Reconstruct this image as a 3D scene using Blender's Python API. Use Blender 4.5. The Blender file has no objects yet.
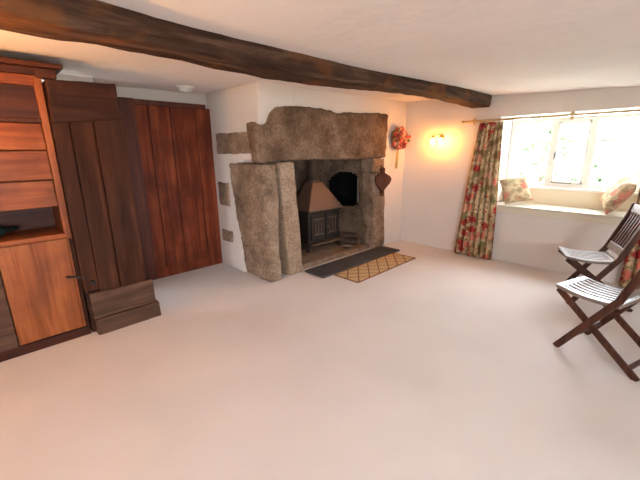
import bpy, bmesh, math, random
from mathutils import Vector, Matrix, noise
random.seed(7)
PI = math.pi
scn = bpy.context.scene
C = scn.collection

# ------------------------------------------------------------------ helpers
def obj(name, bm, mat, parent=None, smooth=False, loc=None, rot=None):
    me = bpy.data.meshes.new(name)
    bm.normal_update()
    if smooth:
        for f in bm.faces: f.smooth = True
    bm.to_mesh(me); bm.free()
    if mat is not None:
        for m in (mat if isinstance(mat, (list, tuple)) else [mat]): me.materials.append(m)
    o = bpy.data.objects.new(name, me); C.objects.link(o)
    if parent is not None: o.parent = parent
    if loc is not None: o.location = loc
    if rot is not None: o.rotation_euler = rot
    return o

def tag(o, label, cat, group=None):
    o['label'] = label; o['category'] = cat
    if group: o['group'] = group
    return o

def thing(name, label, cat, loc=(0, 0, 0), rot=(0, 0, 0), group=None):
    o = bpy.data.objects.new(name, None); C.objects.link(o)
    o.location = loc; o.rotation_euler = rot
    return tag(o, label, cat, group)

def struct(name, bm, mat, parent=None, smooth=False):
    o = obj(name, bm, mat, parent, smooth)
    if parent is None: o['kind'] = 'structure'
    return o

def dup(root, loc, rot, label, group=None):
    r = root.copy(); C.objects.link(r); r.location = loc; r.rotation_euler = rot
    r['label'] = label
    if group: r['group'] = group
    for ch in list(root.children):
        c = ch.copy(); C.objects.link(c); c.parent = r
        for g in ch.children:
            d = g.copy(); C.objects.link(d); d.parent = c
    return r

def axis_coords(h, r, n):
    if r <= 0 or r >= h * .98:
        r = min(r, h * .95)
    out = [-h]
    if r > 0: out += [-h + r * .3, -h + r]
    a, b = -h + r, h - r
    for i in range(1, n): out.append(a + (b - a) * i / n)
    if r > 0: out += [h - r, h - r * .3]
    out.append(h)
    return out

def rbox(bm, x0, x1, y0, y1, z0, z1, r=.004, seg=(1, 1, 1), warp=None, M=None):
    """box with rounded edges, optional subdivision and a warp(p) -> p"""
    c = Vector(((x0 + x1) / 2, (y0 + y1) / 2, (z0 + z1) / 2))
    h = (abs(x1 - x0) / 2, abs(y1 - y0) / 2, abs(z1 - z0) / 2)
    r = min(r, min(h) * .9)
    ax = [axis_coords(h[i], r, seg[i]) for i in range(3)]
    n = [len(a) for a in ax]
    vs = {}
    def V(i, j, k):
        key = (i, j, k)
        if key in vs: return vs[key]
        p = Vector((ax[0][i], ax[1][j], ax[2][k]))
        if r > 0:
            q = Vector([max(-(h[t] - r), min(h[t] - r, p[t])) for t in range(3)])
            d = p - q
            if d.length > 1e-9: p = q + d.normalized() * r
        p = p + c
        if warp: p = Vector(warp(p))
        if M: p = M @ p
        vs[key] = bm.verts.new(p); return vs[key]
    def F(*k):
        try: bm.faces.new([V(*t) for t in k])
        except ValueError: pass
    for i in range(n[0] - 1):
        for j in range(n[1] - 1):
            F((i, j, 0), (i, j + 1, 0), (i + 1, j + 1, 0), (i + 1, j, 0))
            F((i, j, n[2]-1), (i + 1, j, n[2]-1), (i + 1, j + 1, n[2]-1), (i, j + 1, n[2]-1))
    for i in range(n[0] - 1):
        for k in range(n[2] - 1):
            F((i, 0, k), (i + 1, 0, k), (i + 1, 0, k + 1), (i, 0, k + 1))
            F((i, n[1]-1, k), (i, n[1]-1, k + 1), (i + 1, n[1]-1, k + 1), (i + 1, n[1]-1, k))
    for j in range(n[1] - 1):
        for k in range(n[2] - 1):
            F((0, j, k), (0, j, k + 1), (0, j + 1, k + 1), (0, j + 1, k))
            F((n[0]-1, j, k), (n[0]-1, j + 1, k), (n[0]-1, j + 1, k + 1), (n[0]-1, j, k + 1))
    return bm

def B(*a, **k):
    return rbox(bmesh.new(), *a, **k)

def bar(bm, p0, p1, w, t, side, r=.004):
    """rectangular bar from p0 to p1; w along 'side' direction, t across"""
    p0 = Vector(p0); p1 = Vector(p1); z = (p1 - p0); L = z.length; z.normalize()
    x = Vector(side); x = (x - z * x.dot(z)).normalized(); y = z.cross(x)
    M = Matrix(((x.x, y.x, z.x, p0.x), (x.y, y.y, z.y, p0.y), (x.z, y.z, z.z, p0.z), (0, 0, 0, 1)))
    rbox(bm, -w/2, w/2, -t/2, t/2, 0, L, r=r, M=M)
    return bm

def tube(bm, pts, rad, n=10, cap=True):
    pts = [Vector(p) for p in pts]
    if not isinstance(rad, (list, tuple)): rad = [rad] * len(pts)
    rings = []; ref = None
    for i, p in enumerate(pts):
        d = (pts[min(i+1, len(pts)-1)] - pts[max(i-1, 0)]).normalized()
        if ref is None:
            ref = Vector((0, 0, 1)) if abs(d.z) < .9 else Vector((1, 0, 0))
        a = (ref - d * ref.dot(d)).normalized(); ref = a; b = d.cross(a)
        rings.append([bm.verts.new(p + (a * math.cos(2*PI*k/n) + b * math.sin(2*PI*k/n)) * rad[i]) for k in range(n)])
    for i in range(len(rings) - 1):
        for k in range(n):
            bm.faces.new((rings[i][k], rings[i][(k+1) % n], rings[i+1][(k+1) % n], rings[i+1][k]))
    if cap:
        bm.faces.new(rings[0][::-1]); bm.faces.new(rings[-1])
    return bm

def lathe(bm, prof, n=20, M=None):
    """prof: list of (r, z)"""
    rings = []
    for r, z in prof:
        ring = []
        for k in range(n):
            p = Vector((r * math.cos(2*PI*k/n), r * math.sin(2*PI*k/n), z))
            ring.append(bm.verts.new(M @ p if M else p))
        rings.append(ring)
    for i in range(len(rings) - 1):
        for k in range(n):
            bm.faces.new((rings[i][k], rings[i][(k+1) % n], rings[i+1][(k+1) % n], rings[i+1][k]))
    bm.faces.new(rings[0][::-1]); bm.faces.new(rings[-1])
    return bm

def blob(bm, c, s, sub=2, amp=0, freq=8, M=None):
    res = bmesh.ops.create_icosphere(bm, subdivisions=sub, radius=1)
    c = Vector(c); s = Vector(s)
    for v in res['verts']:
        d = v.co.copy()
        k = 1 + amp * noise.noise(d * freq * .3 + c * 7)
        p = Vector((d.x * s.x, d.y * s.y, d.z * s.z)) * k
        v.co = (M @ p if M else p) + c
    return bm

def fbm(p, f, o=3):
    v = 0; a = 1
    for i in range(o):
        v += a * noise.noise(Vector(p) * f); f *= 2.1; a *= .5
    return v

def rough(amp, f, extra=None, seed=0):
    off = Vector((seed * 3.1, seed * 1.7, seed * 5.3))
    def w(p):
        p = Vector(p)
        if extra: p = Vector(extra(p))
        q = p + off
        return p + Vector((fbm(q, f), fbm(q + Vector((31, 7, 3)), f), fbm(q + Vector((5, 19, 41)), f))) * amp
    return w

# ------------------------------------------------------------------ materials
def mat(name):
    m = bpy.data.materials.new(name); m.use_nodes = True
    nt = m.node_tree; b = nt.nodes['Principled BSDF']
    return m, nt, b

def N(nt, t, **k):
    n = nt.nodes.new(t)
    for a, v in k.items():
        if a in n.inputs: n.inputs[a].default_value = v
        else: setattr(n, a, v)
    return n

def ramp(nt, stops, interp='LINEAR'):
    r = nt.nodes.new('ShaderNodeValToRGB'); cr = r.color_ramp; cr.interpolation = interp
    while len(cr.elements) > 1: cr.elements.remove(cr.elements[-1])
    for i, (p, c) in enumerate(stops):
        e = cr.elements[0] if i == 0 else cr.elements.new(p)
        e.position = p; e.color = (*c, 1)
    return r

def coords(nt, scale=(1, 1, 1), kind='Object', rot=(0, 0, 0)):
    t = nt.nodes.new('ShaderNodeTexCoord'); mp = nt.nodes.new('ShaderNodeMapping')
    mp.inputs['Scale'].default_value = scale; mp.inputs['Rotation'].default_value = rot
    nt.links.new(t.outputs[kind], mp.inputs['Vector'])
    return mp.outputs['Vector']

def bump(nt, b, h, strength=.3, dist=.01):
    bp = N(nt, 'ShaderNodeBump', Strength=strength, Distance=dist)
    nt.links.new(h, bp.inputs['Height']); nt.links.new(bp.outputs['Normal'], b.inputs['Normal'])

def flat(name, col, rough_=.5, metal=0, spec=.5):
    m, nt, b = mat(name)
    b.inputs['Base Color'].default_value = (*col, 1); b.inputs['Roughness'].default_value = rough_
    b.inputs['Metallic'].default_value = metal; b.inputs['Specular IOR Level'].default_value = spec
    return m

def plaster(name, col, amt=.03, bs=.25, f=3):
    m, nt, b = mat(name); v = coords(nt)
    n1 = N(nt, 'ShaderNodeTexNoise', Scale=f, Detail=5.0); nt.links.new(v, n1.inputs['Vector'])
    r = ramp(nt, [(.3, tuple(c * (1 - amt) for c in col)), (.7, tuple(min(1, c * (1 + amt)) for c in col))])
    nt.links.new(n1.outputs['Fac'], r.inputs['Fac']); nt.links.new(r.outputs['Color'], b.inputs['Base Color'])
    b.inputs['Roughness'].default_value = .85; b.inputs['Specular IOR Level'].default_value = .2
    n2 = N(nt, 'ShaderNodeTexNoise', Scale=f * 4, Detail=4.0); nt.links.new(v, n2.inputs['Vector'])
    bump(nt, b, n2.outputs['Fac'], bs, .02)
    return m

def wood(name, dark, mid, light, axis='z', scale=1.0, rough_=.5, stain=None, bs=.25, spec=.4, sr=(.42, .68), bd=.006):
    m, nt, b = mat(name)
    k = {'x': (2, 26, 26), 'y': (26, 2, 26), 'z': (26, 26, 2)}[axis]
    v = coords(nt, tuple(a * scale for a in k))
    n1 = N(nt, 'ShaderNodeTexNoise', Scale=1.0, Detail=6.0, Roughness=.6, Distortion=.6); nt.links.new(v, n1.inputs['Vector'])
    r = ramp(nt, [(.28, dark), (.5, mid), (.72, light)])
    nt.links.new(n1.outputs['Fac'], r.inputs['Fac'])
    v2 = coords(nt); n2 = N(nt, 'ShaderNodeTexNoise', Scale=3.5, Detail=3.0); nt.links.new(v2, n2.inputs['Vector'])
    mx = N(nt, 'ShaderNodeMix', data_type='RGBA', blend_type='MIX')
    r2 = ramp(nt, [(sr[0], (0, 0, 0)), (sr[1], (1, 1, 1))]); nt.links.new(n2.outputs['Fac'], r2.inputs['Fac'])
    nt.links.new(r2.outputs['Color'], mx.inputs[0])
    nt.links.new(r.outputs['Color'], mx.inputs[6])
    if stain:
        mx.inputs[7].default_value = (*stain, 1)
        sc = N(nt, 'ShaderNodeMath', operation='MULTIPLY'); sc.inputs[1].default_value = .7
        nt.links.new(r2.outputs['Color'], sc.inputs[0]); nt.links.new(sc.outputs[0], mx.inputs[0])
    else:
        nt.links.new(r.outputs['Color'], mx.inputs[7])
    nt.links.new(mx.outputs[2], b.inputs['Base Color'])
    b.inputs['Roughness'].default_value = rough_; b.inputs['Specular IOR Level'].default_value = spec
    bump(nt, b, n1.outputs['Fac'], bs, bd)
    return m

def granite(name, a, bcol, c, f=1.0, bs=.6, mul=.65):
    m, nt, b = mat(name); v = coords(nt)
    n1 = N(nt, 'ShaderNodeTexNoise', Scale=4 * f, Detail=8.0, Roughness=.65); nt.links.new(v, n1.inputs['Vector'])
    r = ramp(nt, [(.3, a), (.5, bcol), (.72, c)]); nt.links.new(n1.outputs['Fac'], r.inputs['Fac'])
    n2 = N(nt, 'ShaderNodeTexNoise', Scale=38 * f, Detail=4.0, Roughness=.7); nt.links.new(v, n2.inputs['Vector'])
    r2 = ramp(nt, [(.32, (.45, .44, .43)), (.5, (1.0, 1.0, 1.0)), (.68, (1.55, 1.5, 1.42))]); nt.links.new(n2.outputs['Fac'], r2.inputs['Fac'])
    mx = N(nt, 'ShaderNodeMix', data_type='RGBA', blend_type='MULTIPLY'); mx.inputs[0].default_value = mul
    nt.links.new(r.outputs['Color'], mx.inputs[6]); nt.links.new(r2.outputs['Color'], mx.inputs[7])
    nt.links.new(mx.outputs[2], b.inputs['Base Color'])
    b.inputs['Roughness'].default_value = .9; b.inputs['Specular IOR Level'].default_value = .2
    n3 = N(nt, 'ShaderNodeTexNoise', Scale=28 * f, Detail=6.0); nt.links.new(v, n3.inputs['Vector'])
    bump(nt, b, n3.outputs['Fac'], bs, .02)
    return m

def floral(name, s=1.0, pale=0.0):
    m, nt, b = mat(name); v = coords(nt)
    nw = N(nt, 'ShaderNodeTexNoise', Scale=9.0 * s, Detail=3.0); nt.links.new(v, nw.inputs['Vector'])
    base = ramp(nt, [(.36, (.15, .10, .045)), (.46, (.34, .22, .11)), (.55, (.56, .42, .25)), (.66, (.24, .14, .065))])
    nt.links.new(nw.outputs['Fac'], base.inputs['Fac'])
    vor = N(nt, 'ShaderNodeTexVoronoi', Scale=8.0 * s, Randomness=.85); nt.links.new(v, vor.inputs['Vector'])
    fl = N(nt, 'ShaderNodeTexVoronoi', Scale=34.0 * s); nt.links.new(v, fl.inputs['Vector'])
    ad = N(nt, 'ShaderNodeMath', operation='MULTIPLY_ADD'); ad.inputs[1].default_value = .42
    nt.links.new(fl.outputs['Distance'], ad.inputs[0]); nt.links.new(vor.outputs['Distance'], ad.inputs[2])
    msk = ramp(nt, [(.56, (1, 1, 1)), (.68, (0, 0, 0))]); nt.links.new(ad.outputs[0], msk.inputs['Fac'])
    sep = N(nt, 'ShaderNodeSeparateColor'); nt.links.new(vor.outputs['Color'], sep.inputs[0])
    pal = ramp(nt, [(0, (.36, .045, .035)), (.34, (.48, .13, .09)), (.55, (.15, .13, .05)), (.66, (.46, .24, .15)), (.80, (.27, .03, .028))], 'CONSTANT')
    nt.links.new(sep.outputs[0], pal.inputs['Fac'])
    pet = ramp(nt, [(.1, (.75, .75, .75)), (.5, (1.3, 1.25, 1.2))]); nt.links.new(fl.outputs['Distance'], pet.inputs['Fac'])
    pm = N(nt, 'ShaderNodeMix', data_type='RGBA', blend_type='MULTIPLY'); pm.inputs[0].default_value = 1
    nt.links.new(pal.outputs['Color'], pm.inputs[6]); nt.links.new(pet.outputs['Color'], pm.inputs[7])
    mx = N(nt, 'ShaderNodeMix', data_type='RGBA'); nt.links.new(msk.outputs['Color'], mx.inputs[0])
    nt.links.new(base.outputs['Color'], mx.inputs[6]); nt.links.new(pm.outputs[2], mx.inputs[7])
    px = N(nt, 'ShaderNodeMix', data_type='RGBA'); px.inputs[0].default_value = pale; px.inputs[7].default_value = (.80, .70, .50, 1)
    nt.links.new(mx.outputs[2], px.inputs[6])
    nt.links.new(px.outputs[2], b.inputs['Base Color']); b.inputs['Roughness'].default_value = .9
    b.inputs['Specular IOR Level'].default_value = .1
    return m

def emit(name, col, s):
    m, nt, b = mat(name)
    b.inputs['Base Color'].default_value = (*col, 1)
    b.inputs['Emission Color'].default_value = (*col, 1); b.inputs['Emission Strength'].default_value = s
    return m

def carpet_mat():
    m, nt, b = mat('carpet'); v = coords(nt)
    n1 = N(nt, 'ShaderNodeTexNoise', Scale=1.6, Detail=4.0); nt.links.new(v, n1.inputs['Vector'])
    r = ramp(nt, [(.3, CARPET[0]), (.7, CARPET[1])])
    nt.links.new(n1.outputs['Fac'], r.inputs['Fac']); nt.links.new(r.outputs['Color'], b.inputs['Base Color'])
    n2 = N(nt, 'ShaderNodeTexNoise', Scale=260.0, Detail=2.0); nt.links.new(v, n2.inputs['Vector'])
    bump(nt, b, n2.outputs['Fac'], .35, .006)
    b.inputs['Roughness'].default_value = .95; b.inputs['Specular IOR Level'].default_value = .08
    b.inputs['Sheen Weight'].default_value = .15
    return m

def rug_mat():
    m, nt, b = mat('lattice_rug'); v = coords(nt)
    sp = N(nt, 'ShaderNodeSeparateXYZ'); nt.links.new(v, sp.inputs[0])
    def line(sx, sy, w):
        a = N(nt, 'ShaderNodeMath', operation='MULTIPLY'); a.inputs[1].default_value = sx; nt.links.new(sp.outputs[0], a.inputs[0])
        c = N(nt, 'ShaderNodeMath', operation='MULTIPLY_ADD'); c.inputs[1].default_value = sy
        nt.links.new(sp.outputs[1], c.inputs[0]); nt.links.new(a.outputs[0], c.inputs[2])
        f = N(nt, 'ShaderNodeMath', operation='PINGPONG'); f.inputs[1].default_value = .5; nt.links.new(c.outputs[0], f.inputs[0])
        l = N(nt, 'ShaderNodeMath', operation='LESS_THAN'); l.inputs[1].default_value = w; nt.links.new(f.outputs[0], l.inputs[0])
        return l.outputs[0]
    mxm = N(nt, 'ShaderNodeMath', operation='MAXIMUM')
    nt.links.new(line(5.2, 6.2, .06), mxm.inputs[0]); nt.links.new(line(5.2, -6.2, .06), mxm.inputs[1])
    n1 = N(nt, 'ShaderNodeTexNoise', Scale=90.0, Detail=3.0); nt.links.new(v, n1.inputs['Vector'])
    r = ramp(nt, [(.3, (.46, .29, .13)), (.7, (.66, .45, .24))]); nt.links.new(n1.outputs['Fac'], r.inputs['Fac'])
    mx = N(nt, 'ShaderNodeMix', data_type='RGBA'); nt.links.new(mxm.outputs[0], mx.inputs[0])
    nt.links.new(r.outputs['Color'], mx.inputs[6]); mx.inputs[7].default_value = (.20, .085, .035, 1)
    nt.links.new(mx.outputs[2], b.inputs['Base Color']); b.inputs['Roughness'].default_value = .95
    bump(nt, b, n1.outputs['Fac'], .4, .006)
    return m

def glass_mat():
    m = bpy.data.materials.new('window_glass'); m.use_nodes = True; nt = m.node_tree; nt.nodes.clear()
    o = nt.nodes.new('ShaderNodeOutputMaterial'); t = nt.nodes.new('ShaderNodeBsdfTransparent'); g = nt.nodes.new('ShaderNodeBsdfGlossy')
    t.inputs['Color'].default_value = (.97, .98, .97, 1); g.inputs['Roughness'].default_value = .02
    mx = nt.nodes.new('ShaderNodeMixShader'); mx.inputs[0].default_value = .05
    nt.links.new(t.outputs[0], mx.inputs[1]); nt.links.new(g.outputs[0], mx.inputs[2]); nt.links.new(mx.outputs[0], o.inputs[0])
    return m

# tunables
SKY = 10.5
SCONCE = 75.0
LAMP = 420.0
EXPOSURE = 1.88
CARPET = ((.65, .59, .565), (.705, .645, .62))

m_wall = plaster('white_plaster', (.70, .63, .585), .025, .35, 2.2)
m_ceil = plaster('ceiling_plaster', (.82, .745, .715), .03, .45, 1.8)
m_carpet = carpet_mat()
m_paint = flat('white_paint', (.82, .79, .72), .45)
m_sill = flat('cream_seat_paint', (.64, .58, .46), .4)
m_sillpanel = flat('cream_panel_paint', (.80, .70, .52), .5)
m_glass = glass_mat()
m_beam = wood('hewn_beam', (.018, .008, .006), (.070, .034, .023), (.17, .095, .062), 'x', .8, .8, stain=(.21, .075, .025), bs=1.0, spec=.1, sr=(.54, .68), bd=.02)
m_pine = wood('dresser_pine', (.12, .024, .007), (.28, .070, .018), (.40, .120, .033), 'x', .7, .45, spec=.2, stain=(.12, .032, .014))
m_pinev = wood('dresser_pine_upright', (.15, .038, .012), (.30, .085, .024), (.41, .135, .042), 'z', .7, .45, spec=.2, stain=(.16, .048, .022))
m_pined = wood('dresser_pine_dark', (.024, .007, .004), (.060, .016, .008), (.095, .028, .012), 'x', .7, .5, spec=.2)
m_oak = wood('dark_oak', (.016, .005, .003), (.052, .016, .007), (.105, .037, .018), 'z', .6, .75, spec=.15, stain=(.045, .018, .012), bs=.5)
m_oakh = wood('dark_oak_header', (.014, .005, .003), (.038, .012, .007), (.075, .028, .016), 'x', .6, .6, spec=.15, bs=.5)
m_oakg = wood('worn_oak_foot', (.040, .018, .011), (.095, .048, .030), (.16, .085, .055), 'x', .6, .75, spec=.15, stain=(.06, .032, .022), bs=.6)
m_door = wood('red_stained_door', (.085, .015, .006), (.20, .040, .015), (.29, .072, .026), 'z', .6, .45, spec=.2, stain=(.075, .016, .008))
m_doorf = wood('dark_door_frame', (.035, .007, .004), (.09, .020, .010), (.14, .034, .015), 'z', .6, .5)
m_gran = granite('granite', (.135, .086, .055), (.265, .180, .124), (.40, .29, .21), 1.0, 1.0)
m_granl = granite('granite_lintel_stone', (.080, .045, .026), (.175, .108, .068), (.28, .19, .13), 1.0, 1.0)
m_granp = granite('dressed_granite', (.24, .160, .105), (.32, .225, .155), (.39, .29, .205), 1.2, .45)
m_soot = granite('sooty_stone', (.045, .028, .017), (.12, .078, .050), (.21, .14, .095), 1.0, .9)
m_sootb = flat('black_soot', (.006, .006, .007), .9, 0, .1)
m_hearth = granite('hearth_stone', (.12, .075, .048), (.22, .145, .10), (.30, .21, .15), 1.2, .4)
m_slate = granite('slate', (.046, .041, .040), (.070, .064, .063), (.10, .093, .09), .8, .2, .15)
m_iron = flat('cast_iron', (.028, .021, .017), .5, .4)
m_ironl = flat('worn_iron', (.13, .085, .062), .45, .5)
m_copper = flat('dull_copper_hood', (.16, .085, .055), .5, .35)
m_stoveg = flat('sooty_stove_glass', (.03, .022, .02), .15)
m_black = flat('black_iron', (.012, .011, .011), .6)
m_brass = flat('aged_brass', (.42, .26, .08), .3, .9)
m_rod = flat('pale_rod_wood', (.56, .40, .22), .45)
m_rug = rug_mat()
m_rugedge = flat('rug_border', (.24, .10, .045), .95, 0, .1)
m_floral = floral('floral_linen', 1.0, .0)
m_cush = floral('floral_cushion_backlit', 1.15, .2)  # cream mixed into the print stands in for backlight from the window
m_chair = wood('chair_teak', (.022, .007, .004), (.060, .019, .010), (.11, .038, .020), 'z', 1.2, .38, spec=.25)
m_slat = wood('chair_slat_teak_glare', (.10, .065, .048), (.19, .135, .105), (.28, .21, .17), 'y', 1.2, .30, spec=.9, bs=.04)  # base paler than the legs, painting in window glare on the seats
m_bulb = emit('lit_bulb', (1.0, .41, .065), SCONCE)
m_plastic = flat('white_plastic', (.80, .77, .72), .4)
m_log = wood('log_bark', (.025, .014, .009), (.07, .038, .024), (.12, .07, .045), 'x', 1, .9, bs=.8)
m_logend = flat('log_cut_end', (.26, .13, .065), .85)
m_leather = wood('bellows_wood', (.04, .013, .007), (.085, .027, .013), (.125, .045, .022), 'z', 1.5, .45)
m_bellskin = flat('bellows_leather', (.045, .020, .012), .7)
m_petal = [flat('petal_red', (.42, .055, .035), .8), flat('petal_dark_red', (.17, .022, .018), .8), flat('petal_pink', (.62, .26, .19), .8), flat('dried_leaf', (.20, .15, .06), .85)]
m_straw = flat('straw_ribbon', (.45, .31, .14), .8)
m_book = flat('dark_green_glass', (.012, .026, .022), .5, 0, .25)
m_pale = flat('pale_label', (.55, .50, .42), .6)
m_grass = plaster('lawn', (.32, .34, .27), .2, .3, 6)
m_leaf = plaster('foliage', (.14, .18, .11), .5, .5, 12)
m_bark = flat('bark', (.12, .08, .05), .9)

# ------------------------------------------------------------------ camera
f, pitch, yaw, roll = 345.0, 0.25326, 0.75185 + math.radians(3), -0.0107
fw = Vector((math.cos(pitch) * math.cos(yaw), math.cos(pitch) * math.sin(yaw), -math.sin(pitch)))
rt = Vector((math.sin(yaw), -math.cos(yaw), 0)); up = rt.cross(fw)
r2 = rt * math.cos(roll) + up * math.sin(roll); u2 = -rt * math.sin(roll) + up * math.cos(roll)
cd = bpy.data.cameras.new('camera'); cam = bpy.data.objects.new('camera', cd); C.objects.link(cam)
cd.sensor_width = 36; cd.lens = f / 640 * 36; cd.clip_start = .02
cam.matrix_world = Matrix(((r2.x, u2.x, -fw.x, 0), (r2.y, u2.y, -fw.y, 0), (r2.z, u2.z, -fw.z, 1.4), (0, 0, 0, 1)))
scn.camera = cam

# ------------------------------------------------------------------ the room
XW, YS, XE, YF = -1.9, -2.5, 4.64, 2.96        # west, south, window wall, fireplace face
def ceil_z(x, y):
    s = max(0, min(1, (x - 1) / 3.6))
    return 2.03 + .045 * (y - 1.9) * s + .02 * max(0, min(1, (1.9 - y) / 3)) * (1 - s)

struct('floor', B(XW - .1, 4.75, YS - .1, 4.15, -.1, 0, r=0), m_carpet)
bm = bmesh.new()
def cw(p):
    return (p.x, p.y, ceil_z(p.x, p.y) + (.10 if p.z > 2.05 else 0) + .012 * fbm((p.x, p.y, 0), .9, 2))
rbox(bm, XW - .1, 5.15, YS - .1, 4.15, 2.0, 2.1, r=0, seg=(60, 60, 1), warp=cw)
struct('ceiling', bm, m_ceil, smooth=True)

def wavy(amp=.008, f=1.3, s=0):
    def w(p):
        q = Vector(p) + Vector((s, s, s)); return Vector(p) + Vector((fbm(q, f, 2), fbm(q + Vector((9, 9, 9)), f, 2), 0)) * amp
    return w

def wall_hole(axis, a0, a1, b0, b1, z1, hb0, hb1, hz0, hz1):
    """wall slab (a: thickness axis range, b: length range) with one rectangular opening"""
    bm = bmesh.new()
    def q(b0_, b1_, z0_, z1_):
        if axis == 'x': rbox(bm, a0, a1, b0_, b1_, z0_, z1_, r=0)
        else: rbox(bm, b0_, b1_, a0, a1, z0_, z1_, r=0)
    q(b0, hb0, 0, z1); q(hb1, b1, 0, z1); q(hb0, hb1, 0, hz0); q(hb0, hb1, hz1, z1)
    return bm

# window wall, half a metre thick; opening above the window seat
WY0, WY1, WZ0, WZ1 = .27, 1.64, .62, 1.775
struct('wall_east', wall_hole('x', XE, 5.14, YS - .1, 3.3, 2.12, WY0, WY1, WZ0, WZ1), m_wall)
# unseen walls behind the camera, each with a window
struct('wall_south', wall_hole('y', YS - .12, YS, XW - .1, XE, 2.12, -1.75, .45, .85, 1.78), m_wall)
struct('wall_west', wall_hole('x', XW - .12, XW, YS, 3.62, 2.12, -2.2, -1.2, .85, 1.75), m_wall)
# wall behind the dresser and the stub that carries the oak panel
bm = bmesh.new(); rbox(bm, XW - .1, .43, 3.52, 3.66, 0, 2.12, r=0); rbox(bm, .43, .85, 3.70, 4.10, 0, 2.12, r=0)
struct('wall_west_return', bm, m_wall)
struct('wall_north', B(.85, 2.6, 4.02, 4.14, 0, 2.12, r=0), m_wall)
# chimney breast: return wall with rough stones, face above the lintel, strip by the corner
bm = bmesh.new()
rbox(bm, 2.050, 2.56, 3.44, 4.02, 0, 1.30, r=.01, seg=(2, 8, 10), warp=wavy(.006, 2, 3))
rbox(bm, 2.30, 2.56, 3.24, 3.46, 0, 1.30, r=0)
rbox(bm, 2.050, 2.56, 3.30, 4.02, 1.29, 2.12, r=.01, seg=(2, 8, 10), warp=wavy(.010, 2, 3))
rbox(bm, 2.050, 2.50, 2.965, 3.32, 1.315, 2.12, r=.015, seg=(4, 4, 8), warp=wavy(.010, 2, 3))
rbox(bm, 2.49, 4.65, 2.965, 3.30, 1.35, 2.12, r=.01, seg=(16, 3, 8), warp=wavy(.010, 2, 3))
rbox(bm, 4.06, 4.66, 2.965, 3.4, 0, 2.12, r=.012, seg=(4, 3, 16), warp=wavy(.008, 2, 5))
struct('wall_chimney', bm, m_wall, smooth=True)
# sooty firebox: left cheek, back, right cheek with the arched bread-oven mouth
bm = bmesh.new()
rw = rough(.016, 5)
rbox(bm, 2.50, 2.62, 3.22, 3.98, 0, 2.10, r=.01, seg=(2, 12, 26), warp=rw)
rbox(bm, 2.55, 3.75, 3.84, 3.98, 0, 2.10, r=.01, seg=(20, 2, 26), warp=rw)
A_ = Vector((3.90, 3.16, 0)); B_ = Vector((3.56, 3.92, 0)); L_ = (B_ - A_).length; d_ = (B_ - A_) / L_; n_ = Vector((d_.y, -d_.x, 0))
def cheek(s, dpt, z): return A_ + d_ * s + n_ * dpt + Vector((0, 0, z))
M_c = Matrix(((d_.x, n_.x, 0, A_.x), (d_.y, n_.y, 0, A_.y), (0, 0, 1, 0), (0, 0, 0, 1)))
OS0, OS1, OZ0, OZ1 = .04, .50, .60, 1.10
# cheek as a grid with an arched hole
NS, NZ = 40, 90
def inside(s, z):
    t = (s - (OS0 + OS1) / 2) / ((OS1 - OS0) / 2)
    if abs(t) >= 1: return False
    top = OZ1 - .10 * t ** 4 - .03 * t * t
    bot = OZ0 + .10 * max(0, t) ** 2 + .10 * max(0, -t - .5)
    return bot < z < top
gv = {}
def GV(i, k, lay):
    key = (i, k, lay)
    if key not in gv:
        s = -.10 + (L_ + .18) * i / NS; z = 2.1 * k / NZ
        p = cheek(s, (0 if lay == 0 else .5), z)
        p += Vector((fbm(p, 5), fbm(p + Vector((9, 9, 9)), 5), 0)) * (.014)
        gv[key] = bm.verts.new(p)
    return gv[key]
cell = lambda i, k: inside(-.10 + (L_ + .18) * (i + .5) / NS, 2.1 * (k + .5) / NZ)
for i in range(NS):
    for k in range(NZ):
        if not cell(i, k):
            bm.faces.new((GV(i, k, 0), GV(i, k + 1, 0), GV(i + 1, k + 1, 0), GV(i + 1, k, 0)))
        else:
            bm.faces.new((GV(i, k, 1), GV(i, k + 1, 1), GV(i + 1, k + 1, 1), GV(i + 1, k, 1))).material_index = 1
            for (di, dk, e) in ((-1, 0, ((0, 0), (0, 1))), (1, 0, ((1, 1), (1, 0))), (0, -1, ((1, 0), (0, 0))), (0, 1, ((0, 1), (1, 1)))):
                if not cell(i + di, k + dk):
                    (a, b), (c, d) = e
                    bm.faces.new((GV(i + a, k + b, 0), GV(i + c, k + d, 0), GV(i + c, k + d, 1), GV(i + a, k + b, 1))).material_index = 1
bmesh.ops.recalc_face_normals(bm, faces=bm.faces)
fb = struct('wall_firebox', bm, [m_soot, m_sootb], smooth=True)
for p in fb.data.polygons:
    if p.material_index == 1: p.use_smooth = False
# raised stone hearth inside the opening
struct('trim_1', B(2.56, 3.93, 3.02, 3.90, -.02, .055, r=.012, seg=(18, 8, 1), warp=rough(.006, 6)), m_hearth, smooth=True)

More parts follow.
